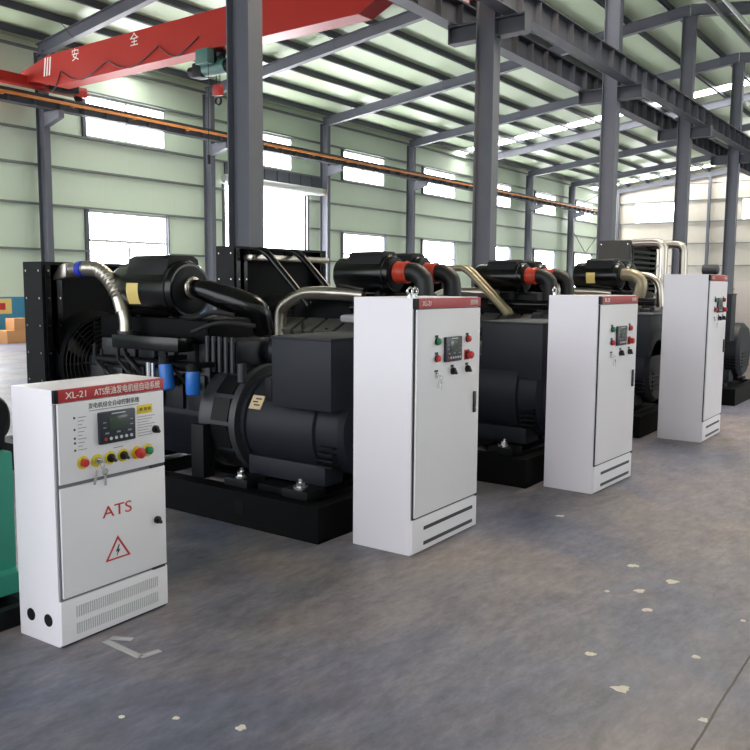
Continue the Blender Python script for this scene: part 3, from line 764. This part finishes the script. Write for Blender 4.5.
    zt = 1.1*zs if kind == 'single' else 1.12*zs
    eb = MB()
    eb.prism([(xc-hw*0.7, az-0.28), (xc+hw*0.7, az-0.28), (xc+hw, az), (xc+hw, zt), (xc-hw, zt), (xc-hw, az)], 'y', ye, yl, bev=0.012)
    n = 6
    st = (yl-ye)/n
    for i in range(n):
        for s in (-1, 1):
            eb.box(min(xc+s*hw, xc+s*(hw+0.03)), max(xc+s*hw, xc+s*(hw+0.03)), ye+st*i+0.03, ye+st*(i+1)-0.03, az+0.05, zt-0.08, bev=0.01)
    eb.build('engine_block', M['engine'], g)
    MB().prism([(xc-hw*0.55, sk+0.06), (xc+hw*0.55, sk+0.06), (xc+hw*0.7, az-0.27), (xc-hw*0.7, az-0.27)], 'y', ye+0.1, yl-0.1, bev=0.02).build('oil_pan', M['engine'], g)
    for s in (-1, 1):
        for yy in (ye-0.04, yl-0.2):
            MB().box(xc+s*(hw+0.12)-0.06, xc+s*(hw+0.12)+0.06, yy-0.07, yy+0.07, sk-0.01, az-0.02, bev=0.01).build('engine_leg', M['black_satin'], g)
    # heads and valve covers
    if kind == 'single':
        for i in range(n):
            MB().box(xc-0.2, xc+0.2, ye+st*i+0.02, ye+st*(i+1)-0.02, zt, zt+0.16, bev=0.02).build('cylinder_head', M['engine_grey'], g)
    else:
        for s in (-1, 1):
            for i in range(n):
                mt = Matrix.Translation((xc+s*hw*0.72, ye+st*(i+0.5), zt+0.09)) @ Matrix.Rotation(s*0.45, 4, 'Y')
                MB().box(-0.15, 0.15, -st*0.43, st*0.43, -0.1, 0.12, bev=0.02, mtx=mt).build('cylinder_head', M['valve'], g)
        MB().box(xc-0.16, xc+0.16, ye+0.1, yl-0.1, zt-0.02, zt+0.24, bev=0.03).build('intake_manifold', M['engine'], g)
    for s in (-1, 1):
        MB().cyl((xc+s*(hw+0.03), ye+0.1, zt-0.02), (xc+s*(hw+0.03), yl-0.15, zt-0.02), 0.04).build('manifold_pipe', M['black_satin'], g)
    # hoses and small fittings along the engine sides
    rnd = random.Random(int(x0*10))
    for i in range(7):
        ya = ye+0.05+rnd.random()*(yl-ye-0.3); z1 = az+0.05+rnd.random()*0.3
        xo = xc-hw-0.04
        MB().tube([(xo, ya, z1), (xo-0.05, ya+0.06, z1+0.1), (xo-0.02, ya+0.2, z1+0.18), (xo+0.02, ya+0.26, z1+0.3)], 0.014+0.008*rnd.random(), seg=8, n=6).build('hose', M['black_rubber'], g)
    for i in range(5):
        ya = ye+0.1+i*(yl-ye-0.2)/5; z1 = az+0.02+rnd.random()*0.3
        MB().cyl((xc-hw-0.02, ya, z1), (xc-hw-0.09, ya, z1), 0.03+0.02*rnd.random()).build('fitting', M['engine_grey'], g)
    # --- radiator
    if rad:
        rx0, rx1, ry0, ry1, rz0, rz1 = rad
        r = MB().box(rx0, rx0+0.05, ry0, ry1, rz0, rz1).box(rx1-0.05, rx1, ry0, ry1, rz0, rz1).box(rx0+0.05, rx1-0.05, ry0, ry1, rz0, rz0+0.06).box(rx0+0.05, rx1-0.05, ry0, ry1, rz1-0.025, rz1).build('radiator', M['black_satin'] if kind != 'large' else M['brown_steel'], g, smooth=False)
        B(rx0+0.05, rx1-0.05, ry0+0.1, ry1-0.04, rz0+0.06, rz1-0.025).build('core', M['core'], r)
        for xx in (rx0+0.02, rx0+0.13, rx1-0.15): B(xx, xx+0.05, ry0-0.03, ry0+0.1, rz0, rz1-0.03).build('frame_strut', M['black'], r, smooth=False)
        for i in range(7):
            zz = rz0+0.12+i*(rz1-rz0-0.2)/6
            for yy in (ry0+0.04, ry1-0.05): MB().cyl((rx0-0.008, yy, zz), (rx0+0.001, yy, zz), 0.011, seg=8).build('bolt', M['chrome'], r)
            for xx in (rx0+0.045, rx0+0.155): MB().cyl((xx, ry0-0.038, zz), (xx, ry0-0.029, zz), 0.010, seg=8).build('bolt', M['chrome'], r)
        mx = (rx0+rx1)/2; mz = min((rz0+rz1)/2, rz0+0.75); R = min((rx1-rx0)*0.42, 0.62)
        mb = MB().lathe((mx, ry0+0.1, mz), (0, -1, 0), [(0, R*1.02), (0.16, R*0.92), (0.18, R*0.92), (0.18, R*0.9), (0.02, R*0.98)])
        mb.build('fan_shroud', M['black_satin'], r)
        mb = MB()
        for i in range(9): mb.torus((mx, ry0-0.1, mz), (0, 1, 0), R*(0.2+0.085*i), 0.006, 32, 5)
        for i in range(8):
            th = i*math.pi/4
            mb.cyl((mx+math.cos(th)*R*0.2, ry0-0.1, mz+math.sin(th)*R*0.2), (mx+math.cos(th)*R*0.9, ry0-0.1, mz+math.sin(th)*R*0.9), 0.006, seg=6)
        mb.build('fan_guard', M['black_satin'], r)
        for i in range(6):
            th = i*math.pi/3
            mt = Matrix.Translation((mx, ry0, mz)) @ Matrix.Rotation(th, 4, 'Y') @ Matrix.Rotation(0.5, 4, 'Z')
            MB().box(-0.09, 0.09, -0.008, 0.008, R*0.15, R*0.8, bev=0.003, mtx=mt).build('fan_blade', M['black_satin'], r)
        if kind in ('twin', 'twin_silver'):
            MB().box(rx0+0.12, rx1-0.12, ry0-0.16, ry0-0.02, rz1-0.16, rz1-0.09, bev=0.02).build('header_pipe', M['silver'], r)
    # --- air cleaners
    def cleaner(ax, az_, ya, yb, rr, labelled, box=True):
        c = MB().lathe((ax, ya, az_), (0, 1, 0), [(0, rr*0.6), (0, rr*0.95), (0.02, rr), (0.05, rr*1.02), (0.055, rr*1.08), (0.09, rr*1.08), (0.095, rr*1.0), (yb-ya-0.06, rr), (yb-ya-0.02, rr*0.94), (yb-ya, rr*0.7)], 40).build('air_cleaner', M['black'], g)
        if box:
            ym = (ya+yb)/2
            MB().prism([(ax-rr*0.85, az_+rr*0.5), (ax+rr*0.85, az_+rr*0.5), (ax+rr*0.7, az_+rr*1.12), (ax+rr*0.45, az_+rr*1.25), (ax-rr*0.45, az_+rr*1.25), (ax-rr*0.7, az_+rr*1.12)], 'y', ya+0.08, ya+(yb-ya)*0.72, bev=0.015).build('inlet_cap', M['black_satin'], c)
        MB().lathe((ax, ya, az_), (0, -1, 0), [(-0.01, rr*0.86), (0.006, rr*0.86), (0.012, rr*0.8), (0.012, rr*0.35)]).build('end_cap', M['black_satin'], c)
        if labelled:
            mb = MB(); lw = 0.15
            for i in range(5):
                th0 = math.radians(170+i*9-4); th1 = math.radians(170+(i+1)*9-4)
                rr2 = rr+0.003
                p = [(ax+math.cos(t)*q_, az_-0.0+math.sin(t)*q_*-1 if False else az_+math.sin(t)*q_) for t, q_ in ((th0, rr2), (th1, rr2), (th1, rr-0.004), (th0, rr-0.004))]
                mb.prism(p, 'y', (ya+yb)/2-0.02, (ya+yb)/2-0.02+lw)
            mb.build('label', M['label'], c)
        for yy in (ya+0.2, yb-0.2):
            MB().box(ax-0.05, ax+0.05, yy-0.03, yy+0.03, az_-rr-0.22, az_-rr+0.03, bev=0.006).build('bracket', M['black_satin'], c)
        return c
    if kind == 'single':
        ax = 0.50
        cleaner(ax, 1.69, 1.78, 2.60, 0.23, True)
        MB().torus((ax, 1.745, 1.71), (0, 1, 0), 0.08, 0.014).cyl((ax, 1.79, 1.71), (ax, 1.72, 1.71), 0.075).build('outlet_collar', M['silver'], g)
        MB().tube([(ax, 1.73, 1.71), (ax+0.01, 1.62, 1.69), (ax+0.05, 1.47, 1.645), (ax+0.10, 1.30, 1.59), (ax+0.18, 1.2, 1.53), (ax+0.26, 1.2, 1.36)], 0.09, 16, 8, rf=lambda k: 0.072+0.035*min(1, k*2.2) if k < 0.6 else 0.107-0.06*(k-0.6)).build('air_duct', M['black'], g)
        # black intake bar and silver charge pipe
        MB().box(0.18, 0.36, 1.58, 2.42, 1.20, 1.32, bev=0.02).build('intake_manifold', M['black'], g)
        MB().box(0.42, 0.95, 1.5, 2.9, 1.26, 1.46, bev=0.03).build('cleaner_stand', M['skid'], g)
        hx = 0.30
        pts = [(hx, 3.22, 1.855), (hx, 3.02, 1.865), (hx, 2.86, 1.87), (hx, 2.72, 1.85), (hx, 2.58, 1.77), (hx, 2.47, 1.64), (hx, 2.41, 1.5)]
        MB().tube(pts, 0.06, 20, 30, rf=lambda k: 0.062+(0.007*math.sin(k*2*math.pi*24) if 0.3 < k < 0.86 else 0)).build('charge_air_hose', M['silver'], g)
        MB().tube([(hx, 2.41, 1.52), (hx, 2.38, 1.42), (hx-0.01, 2.37, 1.32)], 0.052, 18).build('charge_air_elbow', M['silver'], g)
        MB().cyl((hx, 3.0, 1.866), (hx, 2.93, 1.868), 0.07).build('hose_clamp', M['blue_clamp'], g)
        MB().cyl((hx, 2.37, 1.315), (hx, 2.37, 1.34), 0.075).build('pipe_flange', M['engine_grey'], g)
        MB().prism([(3.31, 1.76), (3.31, 1.80), (3.2, 1.90), (3.10, 1.92), (3.10, 1.79)], 'x', hx-0.08, hx+0.07, bev=0.02).build('duct_nozzle', M['silver'], g)
        # blue fuel filters
        for (fx, fy, z0, z1, tilt) in ((0.16, 1.68, 0.9, 1.11, 0.3), (0.16, 1.39, 0.88, 1.07, 0.0)):
            f_ = MB().lathe((fx, fy, z0), (0, tilt*0.5, 1), [(0, 0.03), (0.01, 0.052), (0.03, 0.056), (z1-z0-0.03, 0.056), (z1-z0, 0.05), (z1-z0, 0.02)], 24).build('fuel_filter', M['blue'], g)
            MB().cyl((fx, fy+tilt*0.1, z1), (fx, fy+tilt*0.1, z1+0.05), 0.05).box(fx-0.02, fx+0.2, fy+tilt*0.1-0.03, fy+tilt*0.1+0.03, z1+0.02, z1+0.06).build('filter_head', M['black_satin'], f_)
        for yy in (1.93, 1.99):
            MB().cyl((0.22, yy, 1.10), (0.22, yy, 0.95), 0.022, seg=10).build('fitting', M['chrome'], g)
        MB().tube([(0.42, 1.2, 1.5), (0.35, 1.35, 1.52), (0.38, 1.6, 1.47), (0.45, 1.9, 1.47)], 0.02, 8).build('hose', M['black_rubber'], g)
        MB().tube([(0.5, 1.05, 1.42), (0.36, 1.3, 1.44), (0.3, 1.55, 1.36)], 0.018, 8).build('hose', M['black_rubber'], g)
        MB().sphere((0.8, 1.1, 1.2), 0.13, (0.9, 0.7, 1)).cyl((0.8, 1.1, 1.2), (0.8, 1.4, 1.2), 0.11).build('turbocharger', M['engine'], g)
        MB().box(0.40, 0.9, 1.15, 1.5, 1.0, 1.30, bev=0.03).build('gear_housing', M['engine'], g)
        for i in range(5):
            MB().cyl((0.38, 1.18+0.07*i, 1.05), (0.38, 1.18+0.07*i, 1.33), 0.018, seg=8).build('pipe', M['engine_grey'], g)
        MB().cyl((0.32, 1.02, 1.0), (0.32, 1.02, 1.14), 0.035).build('fitting', M['engine_grey'], g)
        MB().box(0.13, 0.30, 0.26, 0.68, 0.25, 0.30, bev=0.005).build('support_block', M['skid'], g)
    elif kind in ('twin', 'twin_silver'):
        axs = (xc-0.30, xc+0.24)
        for j, ax in enumerate(axs):
            if kind == 'twin': cleaner(ax, 1.85, 1.72, 2.42, 0.185, False)
            else: cleaner(ax, 1.91, 1.95, 2.72, 0.225, j == 0)
            if kind == 'twin':
                cl = MB().cyl((ax, 1.72, 1.87), (ax, 1.56, 1.87), 0.105).torus((ax, 1.69, 1.87), (0, 1, 0), 0.105, 0.008).torus((ax, 1.59, 1.87), (0, 1, 0), 0.105, 0.008).build('coupling', M['coupling'], g)
                MB().tube([(ax, 1.57, 1.87), (ax, 1.49, 1.865), (ax, 1.42, 1.82), (ax, 1.385, 1.73), (ax, 1.38, 1.36)], 0.095, 18, 8).build('air_elbow', M['black_rubber'], g)
            else:
                MB().tube([(ax, 1.97, 1.93), (ax, 1.8, 1.93), (ax, 1.62 if j else 1.7, 1.89), (ax, 1.5 if j else 1.62, 1.75), (ax, 1.46 if j else 1.72, 1.36)], 0.06 if j else 0.1, 18, 8).build('air_elbow', M['silver'] if j else M['olive'], g)
            MB().sphere((ax, 1.38, 1.30), 0.13).cyl((ax, 1.38, 1.3), (ax, 1.6, 1.3), 0.1).build('turbocharger', M['engine_grey'], g)
        # coolant pipes slanting down from the radiator top
        pm = M['black'] if x0 < 8 else M['olive']
        back = 0.0 if x0 < 8 else (0.95 if x0 < 12 else 0.4)
        for j, xx in enumerate((xc-0.45, xc+0.1) if x0 < 8 else (xc-0.66, xc-0.54)):
            yt = rad[2]-0.25-back; zt_ = rad[5]-0.05
            MB().tube([(xx, rad[2]-0.05, zt_), (xx, yt+0.2, zt_), (xx, yt+0.06, zt_), (xx, yt-0.04, zt_-0.05), (xx, yt-0.12, zt_-0.12), (xx, yt-0.35, zt_-0.33), (xx, yt-0.58, zt_-0.55), (xx, yt-0.62, zt_-0.6)], 0.042, 14, 6).build('coolant_pipe', pm, g)
        xx = xc-hw-0.02
        MB().tube([(xx, 3.17, 1.15), (xx, 3.17, 1.38), (xx, 3.12, 1.50), (xx, 2.95, 1.60), (xx, 2.75, 1.65), (xx+0.02, 2.4, 1.65), (xx+0.1, 2.1, 1.63)], 0.07, 18, 8).build('charge_air_pipe', M['silver'], g)
        MB().box(xc-0.2, xc+0.34, 1.6, 3.2, 1.3, 1.66, bev=0.05).build('cleaner_stand', M['black_satin'], g)
        MB().cyl((xx+0.05, 1.35, 1.5), (xx+0.05, 2.2, 1.5), 0.06).build('coolant_rail', M['black'], g)
    elif kind == 'large':
        rx0, rx1, ry0, ry1, rz0, rz1 = rad
        for (xx, ytop) in ((rx0+0.12, ry0-0.66), (rx0+1.2, ry0-0.75)):
            MB().tube([(xx, ry0-0.02, rz1-0.06), (xx, ytop+0.15, rz1-0.06), (xx, ytop+0.02, rz1-0.14), (xx, ytop, rz1-0.3), (xx, ytop, rz1-1.0), (xx, ytop+0.05, rz1-1.15), (xx, ytop+0.3, rz1-1.2)], 0.085, 16, 8).build('coolant_pipe', M['silver'], g)
        MB().lathe((0.7, 1.45, 2.09), (0, 1, 0), [(0, 0.07), (0.02, 0.1), (0.3, 0.1), (0.32, 0.06)], 28).build('air_cleaner', M['engine_grey'], g)
        for yy in (1.55, 1.7): MB().box(0.66, 0.74, yy-0.03, yy+0.03, zt, 2.0).build('bracket', M['black_satin'], g)
        for i in range(8):
            B(rx0+0.1, rx1-0.1, ry0-0.035, ry0-0.015, rz1-0.25-i*0.11, rz1-0.2-i*0.11).build('guard_slat', M['black_satin'], g)
    if kind == 'twin' and x0 < 8:
        B(xc-hw-0.10, xc-hw-0.08, 1.98, 2.07, 1.50, 1.59).build('sticker', M['cyan'], g)
        MB().box(xc-hw-0.2, xc-hw+0.1, 1.75, 2.2, 1.36, 1.44, bev=0.035).build('plastic_wrap', M['bag'], g)
    tag(g, label, 'generator', 'black diesel generators in a row')
    return g

genset(4.18, 3.49, 1.27, 4.1, 'single', 'black diesel generator nearest the camera, with silver ribbed hose and blue filters',
       rad=(0.1, 1.25, 3.28, 3.57, 0.25, 1.93), alt_len=0.93)
genset(6.46, 3.06, 1.6, 4.2, 'twin', 'black diesel generator behind the second cabinet from left, red couplings on its air cleaners',
       alt_r=0.46, alt_z=0.74, tb=(0.4, 1.2, 0.06, 0.68, 0.9, 1.41), rad=(0.1, 1.7, 3.62, 3.9, 0.25, 2.16))
genset(9.45, 3.06, 1.6, 4.2, 'twin', 'black diesel generator behind the third cabinet from left, slanting olive pipes',
       alt_r=0.46, alt_z=0.74, tb=(0.4, 1.2, 0.06, 0.68, 0.9, 1.41), rad=(0.1, 1.6, 3.62, 3.9, 0.25, 2.02))
genset(12.92, 2.8, 1.6, 4.3, 'twin_silver', 'black diesel generator behind the tallest cabinet, with yellow label and silver elbows',
       alt_r=0.46, alt_z=0.78, tb=(0.02, 0.3, 0.12, 0.6, 0.95, 1.64), rad=(0.1, 1.6, 3.7, 4.0, 0.25, 2.0))
genset(16.9, 2.8, 2.1, 4.6, 'large', 'large far generator with tall dark radiator and bent silver pipes',
       alt_r=0.5, alt_z=0.85, tb=(0.5, 1.4, 0.12, 0.7, 1.05, 1.7), rad=(0.1, 1.9, 3.07, 3.72, 0.25, 2.69), zs=1.15)

# green generator at the left edge
gg = empty('green_generator', (0.9, 4.1, 0))
MB().box(0, 1.5, -0.24, -0.19, 0, 0.1).box(0, 1.5, 0.75, 0.8, 0, 0.1).box(1.4, 1.5, -0.19, 0.75, 0, 0.1).box(0, 0.1, -0.19, 0.75, 0, 0.1).box(0.6, 0.7, -0.19, 0.75, 0.0, 0.1).build('base_frame', M['black_satin'], gg, smooth=False)
MB().box(0.5, 1.505, 0.03, 0.72, 0.2, 0.85, bev=0.02).build('housing', M['green_paint'], gg)
MB().prism([(0.45, 0.1), (1.52, 0.1), (1.52, 0.14), (1.5, 0.21), (0.45, 0.21)], 'y', -0.05, 0.78).build('housing_foot', M['green_paint'], gg)
mb = MB()
for i in range(6): mb.cyl((0.6+i*0.16, 0.03, 0.7), (0.6+i*0.16, 0.015, 0.7), 0.015, seg=6)
mb.build('bolt', M['chrome'], gg)
MB().box(0.55, 1.49, 0.06, 0.65, 0.85, 1.02, bev=0.03).cyl((1.4, 0.05, 1.05), (1.4, 0.6, 1.05), 0.1).build('engine', M['black_satin'], gg)
for i in range(5):
    MB().cyl((0.65+i*0.19, 0.15, 1.0), (0.65+i*0.19, 0.15, 1.16), 0.07).cyl((0.65+i*0.19, 0.15, 1.16), (0.65+i*0.19, 0.15, 1.24), 0.045).build('injector_cap', M['black'], gg)
MB().tube([(1.38, 0.12, 0.9), (1.5, 0.1, 0.95), (1.5, 0.12, 1.1), (1.36, 0.2, 1.16)], 0.022, 10).build('hose', M['black_rubber'], gg)
tag(gg, 'green generator housing with black engine at the left edge behind the ATS cabinet', 'generator')

# ------------------------------------------------------------------ things by the left wall
for (x, y, z, sx, sy, sz, lab) in ((12.9, 22.2, 0, 0.95, 0.6, 0.36, 'brown cardboard carton on the floor by the blue wall band, bottom of the pile'),
                                   (13.15, 22.25, 0.361, 0.5, 0.45, 0.34, 'small brown cardboard carton stacked on another by the blue wall band')):
    c = empty('carton', (x, y, z))
    B(0, sx, 0, sy, 0, sz, bev=0.006).build('box', M['card'], c)
    B(0, sx, sy*0.45, sy*0.55, sz-0.0005, sz+0.001).build('tape', M['label'], c)
    tag(c, lab, 'carton')
nb = empty('notice_board', (12.2, YW-0.03, 0.8))
B(0, 1.5, 0, 0.015, 0, 0.45).build('panel', M['label'], nb)
B(0.25, 1.3, -0.004, 0.001, 0.12, 0.32).build('print', M['red_ink'], nb)
tag(nb, 'cream notice with red print on the blue band of the left wall', 'notice')

# ------------------------------------------------------------------ bits on the floor
def fleck(x, y, r, el, lab, z=0.004):
    rnd = random.Random(int(x*1000)+int(y*100)); t = bmesh.new()
    n = 14; top = []; bot = []; a0 = rnd.random()*6
    for i in range(n):
        th = 2*math.pi*i/n; rr = r*(0.55+0.6*rnd.random())
        dx, dy = math.cos(th)*rr, math.sin(th)*rr*el
        px, py = dx*math.sin(YAW)+dy*math.cos(YAW), -dx*math.cos(YAW)+dy*math.sin(YAW)
        bot.append(t.verts.new((px, py, 0))); top.append(t.verts.new((px*0.85, py*0.85, z)))
    t.faces.new(top); t.faces.new(bot[::-1])
    for i in range(n): t.faces.new((bot[i], bot[(i+1) % n], top[(i+1) % n], top[i]))
    bmesh.ops.recalc_face_normals(t, faces=t.faces)
    mb = MB(); mb._add(t)
    o = mb.build('plaster_fleck', M['flake'], loc=(x, y, 0), smooth=False)
    tag(o, lab, 'debris', 'pale plaster flecks on the floor')
for f_ in ((5.05, 1.641, 0.042, 0.7, 'oval white fleck on the dark floor in front of the third cabinet'),
           (4.91, 1.359, 0.05, 0.7, 'faint pale fleck furthest right in the cluster before the third cabinet'),
           (4.526, 1.614, 0.016, 1.0, 'tiny round white fleck left of the cluster before the third cabinet'),
           (4.648, 1.464, 0.034, 0.8, 'ragged pale fleck in the middle of the cluster before the third cabinet'),
           (4.39, 1.34, 0.034, 0.8, 'pale fleck at the near end of the cluster before the third cabinet'),
           (3.683, 1.384, 0.034, 0.6, 'flat narrow white fleck left of the largest fleck'),
           (3.432, 1.145, 0.046, 0.8, 'largest cream fleck, near the bottom of the photo'),
           (3.955, 0.967, 0.022, 1.0, 'pale ring fleck near the floor joint, upper one'),
           (3.376, 0.786, 0.022, 0.9, 'pale fleck near the floor joint at the bottom edge'),
           (4.547, 0.885, 0.016, 0.9, 'small pale fleck at the right edge of the photo'),
           (1.987, 2.69, 0.014, 1.0, 'small white fleck before the ATS cabinet, leftmost of three'),
           (2.112, 2.509, 0.015, 1.0, 'small white fleck before the ATS cabinet, middle of three'),
           (2.215, 2.245, 0.022, 1.0, 'cream fleck before the ATS cabinet, rightmost of three'),
           (5.839, 2.471, 0.045, 0.5, 'faint pale smear fleck near the foot of the third cabinet')):
    fleck(*f_)
mb = MB()
for (xa, ya, xb, yb) in ((2.39, 3.35, 2.38, 3.07), (2.38, 3.07, 2.48, 3.05), (2.43, 3.36, 2.48, 3.26)):
    d = Vector((xb-xa, yb-ya)); L_ = d.length; ang = math.atan2(d.y, d.x)
    mb.box(0, L_, -0.018, 0.018, 0, 0.0025, mtx=Matrix.Translation((xa, ya, 0)) @ Matrix.Rotation(ang, 4, 'Z'))
tag(mb.build('tape_scrap', M['film'], smooth=False), 'bent scrap of clear tape on the floor before the ATS cabinet', 'tape')
